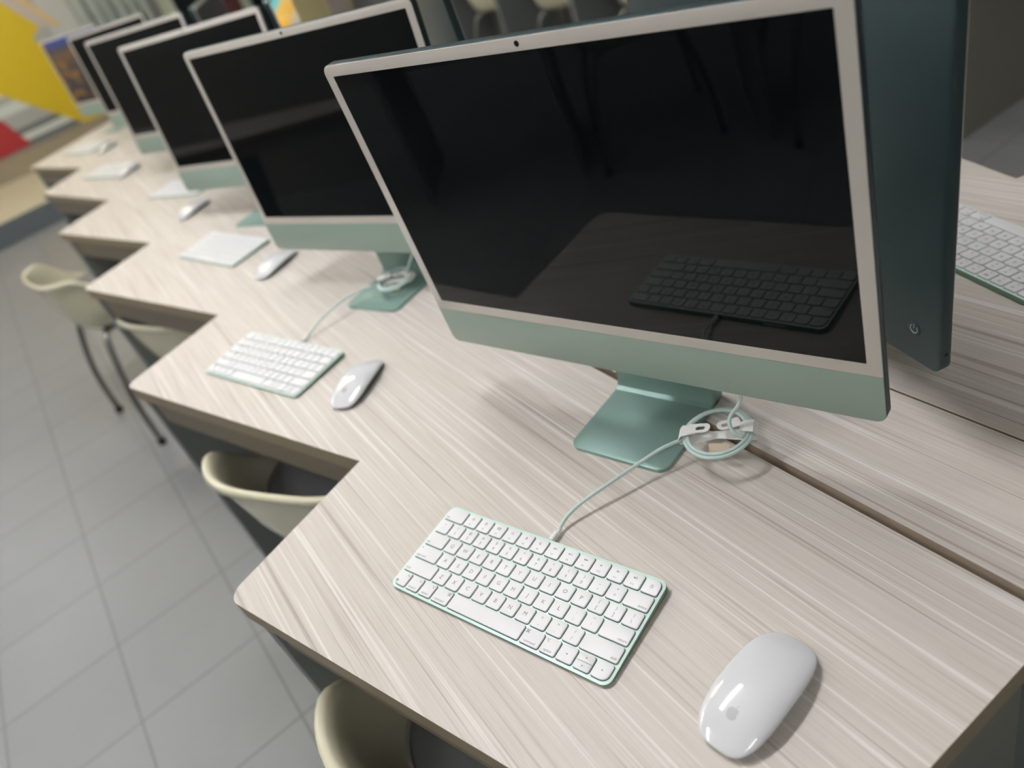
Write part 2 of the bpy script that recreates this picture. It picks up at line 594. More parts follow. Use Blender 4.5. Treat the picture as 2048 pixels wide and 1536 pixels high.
# ------------------------------------------------------------------ desktop computers
DW, DH, DT, CHIN = .2735, .373, .0115, .054
def make_computer():
    t = empty('desktop_computer', (0, 0, DZ), 0)
    bm = bmesh.new()
    plate(bm, rrect(-DW, DW, 0, DH, .0105, 8), .0008, DT, bev=.0006, plane='xz', both=True)
    fix_normals(bm)
    h = obj('housing', bm, 'house', t, smooth=True, angle=40)
    bm = bmesh.new()
    plate(bm, rrect(-DW + .0004, DW - .0004, CHIN + .0003, DH - .0004, [0, 0, .010, .010], 8), .0008, 0, bev=.0003, plane='xz')
    fix_normals(bm)
    g = obj('front_border', bm, 'bezel', t, smooth=True, angle=40)
    bm = bmesh.new()
    plate(bm, rrect(-DW + .0004, DW - .0004, .0004, CHIN, [.010, .010, 0, 0], 8), .0008, 0, bev=.0003, plane='xz')
    fix_normals(bm)
    c = obj('chin', bm, 'chin', t, smooth=True, angle=40)
    bm = bmesh.new()
    plate(bm, rrect(-.2605, .2605, .0678, .0678 + .2932, .0008, 3), .0001, -.00015, plane='xz')
    fix_normals(bm)
    s = obj('screen', bm, 'black', t)
    bm = bmesh.new()
    plate(bm, [(0.0026 * math.cos(2 * PI * i / 20), .3672 + 0.0026 * math.sin(2 * PI * i / 20)) for i in range(20)], .0001, -.0002, plane='xz')
    fix_normals(bm)
    l = obj('camera_lens', bm, 'lens', t)
    # power button on the rear, lower corner
    bm = bmesh.new()
    bx, bz = -.2405, .0355
    plate(bm, [(bx + 0.0075 * math.cos(2 * PI * i / 28), bz + 0.0075 * math.sin(2 * PI * i / 28)) for i in range(28)], DT - .0002, DT + .0004, bev=.0002, plane='xz')
    fix_normals(bm)
    pb = obj('power_button', bm, 'house', t, smooth=True, angle=40)
    bm = bmesh.new()
    tube(bm, [(bx + .0043 * math.sin(R(a)), DT + .0005, bz + .0043 * math.cos(R(a))) for a in range(38, 323, 12)], .00045, 6)
    tube(bm, [(bx, DT + .0005, bz + .0008), (bx, DT + .0005, bz + .0055)], .00045, 6)
    fix_normals(bm)
    ic = obj('power_icon', bm, 'logo', pb)
    bm = bmesh.new()
    plate(bm, [(-DW - .0001, 0)] and [(.0058 + .0019 * math.cos(2 * PI * i / 16), .021 + .0019 * math.sin(2 * PI * i / 16)) for i in range(16)], 0, .0002)
    for v in bm.verts:
        y, z, x = v.co
        v.co = (-DW - .0002 + x, y, z)
    fix_normals(bm)
    jk = obj('audio_jack', bm, 'hole', t)
    bm = bmesh.new()
    for poly in emblem_outline():
        plate(bm, [(-x * .026, .205 + z * .026) for x, z in poly], DT - .0002, DT + .0003, plane='xz')
    fix_normals(bm)
    obj('rear_emblem', bm, 'emblem', t)
    tilting = [h, g, c, s, l, pb, jk]
    # hinge behind the display
    bm = bmesh.new()
    box(bm, -.05, .05, DT, .058, .135, .165, 0, .002)
    hg = obj('hinge', bm, 'hinge', t)
    # stand: foot plate and neck
    bm = bmesh.new()
    plate(bm, rrect(-.065, .065, -.060, .066, [.014, .014, .002, .002], 8), .0, .0048, bev=.0006)
    prof = [(.066, .0), (.0735, .0028), (.0775, .0095), (.0765, .020), (.066, .17), (.062, .245), (.048, .245), (.050, .17), (.0555, .020), (.0545, .0125), (.0515, .0072), (.046, .0048)]
    prism(bm, [[(x, y, z) for y, z in prof] for x in (-.065, -.0645, .0645, .065)])
    fix_normals(bm)
    st = obj('stand', bm, 'stand', t, smooth=True, angle=28)
    return t, tilting, s

proto, tilting, scr = make_computer()
def set_tilt(root, tilt, zb):
    for ch in root.children:
        n = ch.name.split('.')[0]
        if n in ('stand', 'hinge'):
            continue
        ch.location = (0, 0, zb)
        ch.rotation_euler = (-tilt, 0, 0)

def computer(x, y, yaw, tilt, zb, label, group, screen=None, first=[True]):
    if first[0]:
        r = proto; first[0] = False
    else:
        r = copy_tree(proto)
    r.location = (x, y, DZ)
    r.rotation_euler = (0, 0, R(yaw))
    tag(r, label, 'computer', group)
    set_tilt(r, tilt, zb)
    if screen:
        for ch in r.children:
            if ch.name.split('.')[0] == 'screen':
                ch.data = ch.data.copy()
                ch.data.materials[0] = M[screen]
                ch['label'] = 'lit screen showing a picture'
    return r

FR, BK = 'green desktop computers facing the tiled aisle', 'green desktop computers facing away on the opposite row'
computer(.234, .077, -72.6, -.0416, .080, 'large nearest green desktop computer, black screen reflecting a keyboard', FR)
computer(.210, .735, -68.0, .060, .083, 'green desktop computer second in the row, a coiled cable on its stand', FR)
computer(.209, 1.505, -64.6, .100, .081, 'green desktop computer third in the row, just behind the second, stand corner peeking out', FR)
computer(.212, 2.263, -65.6, .088, .084, 'blurred green desktop computer fourth in the row with dark greyish screen', FR)
computer(.245, 3.12, -64.0, .080, .082, 'blurred computer fifth in the row, a thin slice between the lit screen and the fourth', FR)
computer(.185, 3.95, -66.0, .050, .080, 'last computer of the row, its screen lit with a dusk picture by the yellow wall', FR, 'picture')
computer(.479, .080, 74.6, -.045, .078, 'desktop computer seen from behind, dark green back with power button', BK)
computer(.500, .80, 74.0, .03, .083, 'thin dark green edge of a computer on the opposite row, over the nearest monitor', BK)
computer(.500, 1.53, 68.0, .03, .083, 'computer on the opposite row seen almost edge-on, orange picture on screen', BK, 'picture2')
computer(.500, 2.25, 68.0, .03, .083, 'computer on the opposite row, mostly hidden behind the third monitor of the front row', BK)

# ------------------------------------------------------------------ keyboards
KW, KD = .279, .1149
def deck_z(y):
    return .0042 + (y + KD / 2) * (.0086 - .0042) / KD

def key_rows():
    U = 1.0
    r1 = [('esc', 1.5, 'low')] + [('F%d' % i, 1, 'fn') for i in range(1, 13)] + [('lock', 1, 'icon')]
    r2 = [(c, 1, 'two') for c in ('`~', '1!', '2@', '3#', '4$', '5%', '6^', '7&', '8*', '9(', '0)', '-_', '=+')] + [('delete', 1.5, 'lowr')]
    r3 = [('tab', 1.5, 'low')] + [(c, 1, 'mid') for c in 'QWERTYUIOP'] + [('[{', 1, 'two'), (']}', 1, 'two'), ('\\|', 1, 'two')]
    r4 = [('caps lock', 1.75, 'caps')] + [(c, 1, 'mid') for c in 'ASDFGHJKL'] + [(';:', 1, 'two'), ('\'"', 1, 'two'), ('return', 1.75, 'lowr')]
    r5 = [('shift', 2.25, 'low')] + [(c, 1, 'mid') for c in 'ZXCVBNM'] + [(',<', 1, 'two'), ('.>', 1, 'two'), ('/?', 1, 'two'), ('shift', 2.25, 'lowr')]
    r6 = [('fn', 1, 'globe'), ('control', 1, 'mod^'), ('option', 1, 'mod\u2325'), ('command', 1.25, 'mod\u2318'), ('', 5, ''),
          ('command', 1.25, 'moe\u2318'), ('option', 1, 'moe\u2325'), ('<', 1, 'arrow'), ('updown', 1, 'ud'), ('>', 1, 'arrow')]
    return [r1, r2, r3, r4, r5, r6]

F_ICON = {'F1': '\u2600', 'F2': '\u2600', 'F4': 'icon', 'F3': 'icon', 'F5': 'icon', 'F6': 'icon'}
def tri(bm, x, y, z, s, a):
    v = [bm.verts.new((x + s * math.cos(a + k * 2 * PI / 3), y + s * math.sin(a + k * 2 * PI / 3), z)) for k in range(3)]
    bm.faces.new(v).material_index = 1

def ring(bm, x, y, z, r, wd, a0=0, a1=360, n=16):
    vs = []
    for k in range(n + 1):
        a = R(a0 + (a1 - a0) * k / n)
        vs.append((bm.verts.new((x + r * math.cos(a), y + r * math.sin(a), z)), bm.verts.new((x + (r - wd) * math.cos(a), y + (r - wd) * math.sin(a), z))))
    for p, q in zip(vs, vs[1:]):
        bm.faces.new((p[0], q[0], q[1], p[1])).material_index = 1

def bar(bm, x0, x1, y0, y1, z):
    v = [bm.verts.new(p) for p in ((x0, y0, z), (x1, y0, z), (x1, y1, z), (x0, y1, z))]
    bm.faces.new(v).material_index = 1

def legend(bm, name, style, x0, x1, y0, y1, z):
    cx, cy = (x0 + x1) / 2, (y0 + y1) / 2
    S = .0038
    if style == 'mid':
        add_text(bm, name, cx, cy, z, .0062)
    elif style == 'two':
        add_text(bm, name[0], cx, cy - .0032, z, .0052)
        add_text(bm, name[1], cx, cy + .0034, z, .0046)
    elif style in ('low', 'caps'):
        add_text(bm, name, x0 + .0013, y0 + .0032, z, S, 'LEFT')
        if style == 'caps':
            ring(bm, x0 + .0025, y1 - .003, z, .0008, .0008)
    elif style == 'lowr':
        add_text(bm, name, x1 - .0013, y0 + .0032, z, S, 'RIGHT')
    elif style == 'fn':
        add_text(bm, name, cx, y0 + .0034, z, .0028)
        yy = cy + .0026
        i = int(name[1:])
        if i in (1, 2):
            ring(bm, cx, yy, z, .0011, .0004)
            for a in range(0, 360, 45):
                ring(bm, cx + .0018 * math.cos(R(a)), yy + .0018 * math.sin(R(a)), z, .0003 * i ** .5, .0003, n=6)
        elif i == 3:
            for k in range(3):
                for j in range(2):
                    bar(bm, cx - .0024 + k * .0017, cx - .0011 + k * .0017, yy - .0016 + j * .0017, yy - .0003 + j * .0017, z)
        elif i == 4:
            ring(bm, cx - .0003, yy + .0003, z, .0014, .0004)
            bar(bm, cx + .0006, cx + .0018, yy - .0012, yy - .0008, z)
        elif i == 5:
            ring(bm, cx, yy - .0002, z, .0014, .0004, 180, 360)
            bar(bm, cx - .0006, cx + .0006, yy - .0006, yy + .0018, z)
        elif i == 6:
            ring(bm, cx, yy, z, .0016, .0007, 60, 330)
        elif i == 7:
            tri(bm, cx - .0012, yy, z, .0014, PI); tri(bm, cx + .0010, yy, z, .0014, PI)
        elif i == 8:
            tri(bm, cx - .0010, yy, z, .0014, 0)
            bar(bm, cx + .0008, cx + .0012, yy - .0011, yy + .0011, z); bar(bm, cx + .0018, cx + .0022, yy - .0011, yy + .0011, z)
        elif i == 9:
            tri(bm, cx - .0010, yy, z, .0014, 0); tri(bm, cx + .0012, yy, z, .0014, 0)
        else:
            tri(bm, cx - .0008, yy, z, .0014, PI)
            for k in range(i - 10):
                ring(bm, cx - .0004, yy, z, .0014 + .0010 * k, .0004, -45, 45, 6)
    elif style == 'icon':
        bar(bm, cx - .0014, cx + .0014, cy - .0016, cy - .0012, z); bar(bm, cx - .0014, cx + .0014, cy + .0004, cy + .0008, z)
        bar(bm, cx - .0014, cx - .0010, cy - .0016, cy + .0008, z); bar(bm, cx + .0010, cx + .0014, cy - .0016, cy + .0008, z)
        ring(bm, cx, cy + .0010, z, .0010, .0004, 0, 180, 10)
    elif style == 'globe':
        add_text(bm, 'fn', x1 - .0013, y1 - .003, z, S, 'RIGHT')
        ring(bm, x0 + .0035, y0 + .0038, z, .0017, .0004)
        ring(bm, x0 + .0035, y0 + .0038, z, .0009, .0004)
        bar(bm, x0 + .0018, x0 + .0052, y0 + .0036, y0 + .0040, z)
    elif style[:2] == 'mo':
        add_text(bm, name, cx if style[2] == 'd' else cx, y0 + .0030, z, .0034)
        g = style[3:]
        gx = x1 - .0032 if style[2] == 'd' else x0 + .0032
        gy = y1 - .0034
        if g == '^':
            add_text(bm, '^', gx, gy - .001, z, .005)
        elif g == '\u2325':
            bar(bm, gx - .0018, gx - .0006, gy + .0010, gy + .0014, z); bar(bm, gx + .0002, gx + .0018, gy + .0010, gy + .0014, z)
            v = [bm.verts.new(p) for p in ((gx - .0006, gy + .0014, z), (gx - .0009, gy + .0010, z), (gx + .0004, gy - .0014, z), (gx + .0006, gy - .0010, z))]
            bm.faces.new(v).material_index = 1
            bar(bm, gx + .0004, gx + .0018, gy - .0014, gy - .0010, z)
        else:
            for a in (-1, 1):
                for b in (-1, 1):
                    ring(bm, gx + a * .0012, gy + b * .0012, z, .0008, .00035, n=10)
            for s in (-.0006, .0004):
                bar(bm, gx + s - .0001, gx + s + .0003, gy - .0012, gy + .0012, z); bar(bm, gx - .0012, gx + .0012, gy + s - .0001, gy + s + .0003, z)
    elif style == 'arrow':
        tri(bm, cx, cy, z, .0011, PI if name == '<' else 0)
    elif style == 'up':
        tri(bm, cx, cy, z, .0011, PI / 2)
    elif style == 'down':
        tri(bm, cx, cy, z, .0011, -PI / 2)

def make_keyboard():
    t = empty('keyboard', (0, 0, DZ), 0)
    bm = bmesh.new()
    out = rrect(-KW / 2, KW / 2, -KD / 2, KD / 2, .0092, 10)
    def ins(d):
        return rrect(-KW / 2 + d, KW / 2 - d, -KD / 2 + d, KD / 2 - d, .0092 - d, 10)
    loops = [[(x, y, .0004) for x, y in ins(.0022)], [(x, y, .0014) for x, y in ins(.0006)], [(x, y, .0022) for x, y in out],
             [(x, y, deck_z(y) - .0006) for x, y in out], [(x, y, deck_z(y) - .00015) for x, y in ins(.00025)], [(x, y, deck_z(y)) for x, y in ins(.0008)]]
    prism(bm, loops)
    fix_normals(bm)
    for f in bm.faces:
        f.material_index = 0 if f.normal.z > .55 else 1
    b = obj('base', bm, ['deck', 'deckside'], t, smooth=True, angle=30)
    PX = (KW - .0052) / 14.5
    PY = (KD - .0052) / 6
    GX, GY = .0024, .0024
    wells = bmesh.new()
    keys = []
    rows = key_rows()
    for r, row in enumerate(rows):
        x = -14.5 * PX / 2
        yc = KD / 2 - .0026 - PY * (r + .5)
        for i, (nm, wu, stl) in enumerate(row):
            x0, x1 = x + GX / 2, x + wu * PX - GX / 2
            x += wu * PX
            y0, y1 = yc - PY / 2 + GY / 2, yc + PY / 2 - GY / 2
            big = .0068
            rad = [.0020] * 4
            if r == 0 and i == 0: rad[3] = big
            if r == 0 and i == len(row) - 1: rad[2] = big
            if r == 5 and i == 0: rad[0] = big
            if r == 5 and i == len(row) - 1: rad[1] = big
            plate(wells, rrect(x0 - .0007, x1 + .0007, y0 - .0007, y1 + .0007, [q + .0007 for q in rad], 5), 0, .0002)
            if stl == 'ud':
                ym = (y0 + y1) / 2
                parts = [('', 'up', x0, x1, ym + .0002, y1, [.0003, .0003, .002, .002]), ('', 'down', x0, x1, y0, ym - .0002, [.002, .002, .0003, .0003])]
            else:
                parts = [(nm, stl, x0, x1, y0, y1, rad)]
            keys += parts
    for v in wells.verts:
        v.co.z += deck_z(v.co.y) - .0001
    fix_normals(wells)
    obj('shaded_key_wells', wells, 'well', t)
    for (nm, stl, x0, x1, y0, y1, rad) in keys:
        bm = bmesh.new()
        H = .0020
        cx, cy = (x0 + x1) / 2, (y0 + y1) / 2
        plate(bm, rrect(x0, x1, y0, y1, rad, 5), .0002, H, bev=.0003)
        fix_normals(bm)
        legend(bm, nm, stl, x0, x1, y0, y1, H + .00004)
        for v in bm.verts:
            v.co.z += deck_z(v.co.y)
            v.co.x -= cx; v.co.y -= cy
        k = obj('key', bm, ['key', 'legend'], t, smooth=True, angle=35)
        k.location = (cx, cy, 0)
    # port in the rear edge
    bm = bmesh.new()
    plate(bm, rrect(-.0045, .0045, .0026, .0058, .0014, 5), KD / 2 - .0002, KD / 2 + .0001, plane='xz')
    fix_normals(bm)
    obj('cable_port', bm, 'hole', t)
    bm = bmesh.new()
    plate(bm, rrect(.062, .092, .0028, .0056, .0013, 5), KD / 2 - .0002, KD / 2 + .00015, plane='xz')
    fix_normals(bm)
    obj('power_switch', bm, 'deck', t)
    return t

kproto = make_keyboard()
def keyboard(x, y, yaw, label, first=[True]):
    r = kproto if first[0] else copy_tree(kproto)
    first[0] = False
    r.location = (x, y, DZ)
    r.rotation_euler = (0, 0, R(yaw))
    tag(r, label, 'keyboard', 'white keyboards on the desks')
    return r
keyboard(0, 0, -70.97, 'mint-edged white keyboard with sharp legible letters in front of the nearest monitor')
keyboard(-.035, .730, -71.1, 'white keyboard joined by a thin cable to the second monitor of the row')
keyboard(.060, 1.415, -74.2, 'blurred white keyboard in front of the third monitor, its lines of keys barely readable')
keyboard(.129, 2.161, -66.0, 'white keyboard peeking out from behind the third monitor beside a mouse')
keyboard(-.005, 2.985, -70.0, 'small blurred white keyboard on the fifth seat of the long desk')
keyboard(-.005, 3.76, -70.0, 'tiny blurred white keyboard on the last seat, under the screen showing a picture')
keyboard(.7085, -.0283, 74.0, 'white keyboard with green rear edge, seen from behind past the turned-away monitor')

# ------------------------------------------------------------------ mice
def make_mouse():
    t = empty('computer_mouse', (0, 0, DZ), 0)
    a, b = .0294, .0570            # half width, half length (length along y)
    def rim(th):
        e = 2 / 3.4
        c, s = math.cos(th), math.sin(th)
        return (a * math.copysign(abs(c) ** e, c), b * math.copysign(abs(s) ** (2 / 2.8), s))
    def zc(y):                      # crest
        q = min(1, abs(y) / b)
        return .0062 + .0150 * (1 - q ** 2.5)
    def zr(y):                      # rim of the white shell
        q = min(1, abs(y) / b)
        return .0054 + .0072 * (1 - q ** 2)
    NT, NR = 72, 14
    bm = bmesh.new()
    rings = []
    for j in range(NR + 1):
        f = math.sin((j / NR) * PI / 2)
        ringv = []
        for i in range(NT):
            x, y = rim(2 * PI * i / NT)
            px, py = x * f, y * f
            base = zr(py)
            h = zc(py) - base
            q = min(1.0, f)
            g = (1 - q ** 2.4) ** 0.62 if q < 1 else 0
            cross = 1 - (1 - g)
            # crest along the centre line, falling across the width
            xe = max(1e-6, a * (1 - min(1, abs(py) / b) ** 2.8) ** (1 / 3.4)) if abs(py) < b else 1e-6
            xx = min(1, abs(px) / xe)
            z = base + h * max(0, 1 - xx ** 2.6) ** 0.55
            ringv.append((px, py, z if j < NR else base))
        rings.append(ringv)
    vs = [bm.verts.new((0, 0, zc(0)))]
    prev = None
    for j in range(1, NR + 1):
        cur = [bm.verts.new(p) for p in rings[j]]
        if prev is None:
            for i in range(NT):
                bm.faces.new((vs[0], cur[i], cur[(i + 1) % NT]))
        else:
            for i in range(NT):
                bm.faces.new((prev[i], cur[i], cur[(i + 1) % NT], prev[(i + 1) % NT]))
        prev = cur
    low = [bm.verts.new((v.co.x * .992, v.co.y * .994, v.co.z - .0009)) for v in prev]
    for i in range(NT):
        bm.faces.new((prev[i], low[i], low[(i + 1) % NT], prev[(i + 1) % NT]))
    bm.faces.new(low)
    fix_normals(bm)
    obj('top_shell', bm, 'mouse', t, smooth=True, angle=60)
    bm = bmesh.new()
    lp = []
    for zf, sx, sy in ((1.0, .965, .98), (.7, .90, .945), (.35, .80, .89), (.08, .72, .85)):
        ringv = []
        for i in range(NT):
            x, y = rim(2 * PI * i / NT)
            ringv.append((x * sx, y * sy, max(.0008, (zr(y) - .0010) * zf)))
        lp.append(ringv)
    prism(bm, list(reversed(lp)))
    fix_normals(bm)
    obj('aluminium_base', bm, 'mousebase', t, smooth=True, angle=50)
    for s in (-1, 1):
        bm = bmesh.new()
        plate(bm, rrect(s * .0165 - .0012, s * .0165 + .0012, -.038, .038, .0011, 4), 0, .0012)
        fix_normals(bm)
        obj('glide_strip', bm, 'plug', t)
    # emblem near the palm end
    bm = bmesh.new()
    ox, oy, k = -.0005, -.031, .0052
    pts, leaf = emblem_outline()
    def put(poly):
        c = (sum(p[0] for p in poly) / len(poly), sum(p[1] for p in poly) / len(poly))
        def surf(p):
            px, py = ox + p[0] * k, oy + p[1] * k
            xe = a * (1 - min(1, abs(py) / b) ** 2.8) ** (1 / 3.4)
            xx = min(1, abs(px) / xe)
            return (px, py, zr(py) + (zc(py) - zr(py)) * (1 - xx ** 2.6) ** .55 + .00008)
        R1 = [bm.verts.new(surf((c[0] + (p[0] - c[0]) * .5, c[1] + (p[1] - c[1]) * .5))) for p in poly]
        R2 = [bm.verts.new(surf(p)) for p in poly]
        cv = bm.verts.new(surf(c))
        n = len(poly)
        for i in range(n):
            bm.faces.new((cv, R1[i], R1[(i + 1) % n]))
            bm.faces.new((R1[i], R2[i], R2[(i + 1) % n], R1[(i + 1) % n]))
    put(pts)
    put(leaf)
    obj('emblem', bm, 'mlogo', t, smooth=True)
    return t
mproto = make_mouse()
def mouse(x, y, ang, label, first=[True]):
    r = mproto if first[0] else copy_tree(mproto)
    first[0] = False
    r.location = (x, y, DZ)
    r.rotation_euler = (0, 0, R(ang - 90))
    tag(r, label, 'computer mouse', 'white wireless mice on the desks')
    return r
mouse(.0743, -.2400, 8.6, 'large sharp white mouse with a bright light reflection near the desk end')
mouse(.040, .511, 37, 'white mouse beside the keyboard that a thin cable joins to the second monitor')
mouse(.113, 1.137, 27, 'white mouse just under the second monitor, beside the barely readable keyboard')
mouse(.092, 1.862, 30, 'small blurred white mouse alone under the third monitor')
mouse(.045, 2.80, 32, 'blurred white mouse beside the keyboard on the fifth seat')
mouse(.060, 3.50, 32, 'tiny blurred white mouse beside the keyboard on the last seat')

# ------------------------------------------------------------------ keyboard cables with paper-wrapped coils
def coil_cable(loc, rz, con, path, cc, cr, tilt, tail, label, a_start, turns=2.54, kyaw=-70.97):
    """con: connector position at the keyboard's rear edge; path: cord up to the coil; cc: coil centre; tail: cord up to the computer."""
    t = empty('keyboard_cable', (cc[0], cc[1], DZ), 0, label, 'cable', 'coiled keyboard cables')
    org = Vector((cc[0], cc[1], DZ))
    pts = [Vector(p) - org for p in path]
    coil = []
    N = int(turns * 30)
    for i in range(N + 1):
        f = i / N
        a = R(a_start) - f * turns * 2 * PI
        r = cr * (1.06 - .22 * f + .02 * math.sin(2 * a))
        x, y = r * math.cos(a), r * math.sin(a)
        coil.append(Vector((x, y, cc[2] - DZ + tilt[0] * x + tilt[1] * y + .0058 * (f - .5) * (1 if i % 2 else 1))))
    full = spline(pts + [coil[0]], 10)[:-1] + coil
    tl = [coil[-1]] + [Vector(p) - org for p in tail]
    full = full[:-1] + spline(tl, 10)
    bm = bmesh.new()
    tube(bm, full, .0020, 10)
    obj('cord', bm, 'cord', t, smooth=True)
    # connector plug
    bm = bmesh.new()
    d = Vector((-math.sin(R(kyaw)), math.cos(R(kyaw)), 0))
    p0 = Vector(con) - org
    tube(bm, [p0 + d * s for s in (0, .0005, .004, .012, .0128)], lambda f: .0026 if f in (0, 1) else .0033, 14)
    tube(bm, [p0 + d * .0125, p0 + d * .019], .0025, 12)
    fix_normals(bm)
    obj('connector', bm, 'plug', t, smooth=True, angle=40)
    return t

def paper_wrap(parent, cc, cr, tilt, ax):
    """White card band across the coil, folded round the cord at both ends, with slotted tabs."""
    wr = bmesh.new()
    d = Vector((math.cos(R(ax)), math.sin(R(ax)), 0))
    n = Vector((-d.y, d.x, 0))
    def P(s, q, dz):
        v = d * s + n * q
        return Vector((v.x, v.y, cc[2] - DZ + tilt[0] * v.x + tilt[1] * v.y + dz))
    def sheet(bm, prof, ws, th=.0004):
        """prof: list of (s, dz); ws: list of (q0, q1)."""
        top = [(bm.verts.new(P(s, a, z)), bm.verts.new(P(s, b, z))) for (s, z), (a, b) in zip(prof, ws)]
        bot = [(bm.verts.new(P(s, a, z - th)), bm.verts.new(P(s, b, z - th))) for (s, z), (a, b) in zip(prof, ws)]
        for i in range(len(prof) - 1):
            bm.faces.new((top[i][0], top[i + 1][0], top[i + 1][1], top[i][1]))
            bm.faces.new((bot[i][1], bot[i + 1][1], bot[i + 1][0], bot[i][0]))
            bm.faces.new((top[i][0], bot[i][0], bot[i + 1][0], top[i + 1][0]))
            bm.faces.new((top[i][1], top[i + 1][1], bot[i + 1][1], bot[i][1]))
        bm.faces.new((top[0][1], bot[0][1], bot[0][0], top[0][0]))
        bm.faces.new((top[-1][0], bot[-1][0], bot[-1][1], top[-1][1]))
    c = cr
    prof = [(-c * .62, .0052), (-c * .82, .0062), (-c * 1.02, .0056), (-c * 1.12, .0012), (-c * 1.10, -.0048), (-c * .9, -.0060), (-c * .6, -.0052), (0, -.0035),
            (c * .6, -.0050), (c * .9, -.0062), (c * 1.12, -.0048), (c * 1.16, .0004), (c * 1.04, .0056), (c * .84, .0066), (c * .66, .0058)]
    hw = [.0055, .007, .0085, .0088, .0086, .0086, .008, .0055, .008, .0092, .0095, .0095, .0092, .008, .006]
    sheet(wr, prof, [(-h, h) for h in hw])
    fix_normals(wr)
    w = obj('paper_wrap', wr, 'paper', parent, smooth=True, angle=35)
    # slotted tabs
    for s, rot, lift, off in ((-1, -6, .0058, -c * .52), (1, 22, .0062, c * .34)):
        bm = bmesh.new()
        outl = rrect(-.012, .0125, -.0068, .0068, [.0015, .0066, .0066, .0015] if s < 0 else [.0066, .0015, .0015, .0066], 6)
        inn = rrect(-.0035, .0070, -.0026, .0026, .0024, 6) if s < 0 else rrect(-.0075, .0030, -.0024, .0024, .0022, 6)
        n1 = len(outl)
        def T(p, dz):
            ca, sa = math.cos(R(rot)), math.sin(R(rot))
            x, y = p[0] * ca - p[1] * sa, p[0] * sa + p[1] * ca
            v = P(off + x, y + (.001 if s < 0 else .003), lift + dz + (.10 * max(0, x + .004) if s < 0 else .16 * max(0, -x + .004)))
            return v
        # resample the inner loop to the outer's count
        inn2 = [inn[int(i * len(inn) / n1)] for i in range(n1)]
        A = [[bm.verts.new(T(p, dz)) for p in lp] for dz in (0, .0005) for lp in (outl, inn2)]
        for i in range(n1):
            j = (i + 1) % n1
            for q in ((A[2][i], A[2][j], A[3][j], A[3][i]), (A[0][j], A[0][i], A[1][i], A[1][j]), (A[0][i], A[0][j], A[2][j], A[2][i]), (A[1][j], A[1][i], A[3][i], A[3][j])):
                try:
                    bm.faces.new(q)
                except ValueError:
                    pass
        bmesh.ops.remove_doubles(bm, verts=bm.verts[:], dist=1e-6)
        fix_normals(bm)
        obj('slotted_tab', bm, 'paper', w, smooth=True, angle=35)
    bm = bmesh.new()
    pts = [P(-.009, -.010, -.006), P(.0125, -.012, -.006), P(.0115, -.0165, -.014), P(-.009, -.0145, -.014)]
    a = [bm.verts.new(p) for p in pts]
    b = [bm.verts.new(p + n * .0006) for p in pts]
    prism_f = [(a[0], a[1], a[2], a[3]), (b[3], b[2], b[1], b[0])] + [(a[i], b[i], b[(i + 1) % 4], a[(i + 1) % 4]) for i in range(4)]
    for f in prism_f:
        bm.faces.new(f)
    fix_normals(bm)
    obj('cream_flap', bm, 'tag', w)

Z = DZ
cc = (.2545, -.0290, Z + .033)
k = coil_cable(None, 0, (.0545, .0190, Z + .0050),
               [(.0640, .0222, Z + .0052), (.0720, .0252, Z + .0062), (.0867, .0282, Z + .0105), (.1074, .0264, Z + .0150), (.1297, .0222, Z + .0180), (.1743, .0140, Z + .0225), (.2051, .0065, Z + .0270)],
               cc, .0360, (.05, -.04),
               [(.2600, -.0580, Z + .0385), (.2570, -.0500, Z + .0450), (.2625, -.0430, Z + .0540), (.2765, -.0465, Z + .0680), (.2870, -.0400, Z + .085), (.2930, -.0330, Z + .108), (.2965, -.0280, Z + .128)],
               'mint keyboard cable coiled in a white paper wrap beside the nearest stand', 134, turns=2.54)
paper_wrap(k, cc, .0360, (.05, -.04), -52)
cc = (.222, .722, Z + .024)
k = coil_cable(None, 0, (.0275, .7375, Z + .0050),
               [(.0370, .7405, Z + .0052), (.0500, .7440, Z + .0090), (.0800, .7480, Z + .0190), (.1200, .7500, Z + .0260), (.1600, .7480, Z + .0270), (.1800, .7400, Z + .0260)],
               cc, .0340, (.03, .0),
               [(.2400, .7050, Z + .030), (.2440, .6900, Z + .045), (.2600, .6700, Z + .080), (.2760, .6720, Z + .12)],
               'blurred pale cable coiled on the green foot of the second monitor', 134, turns=2.54, kyaw=-71.1)
paper_wrap(k, cc, .0340, (.03, .0), -52)

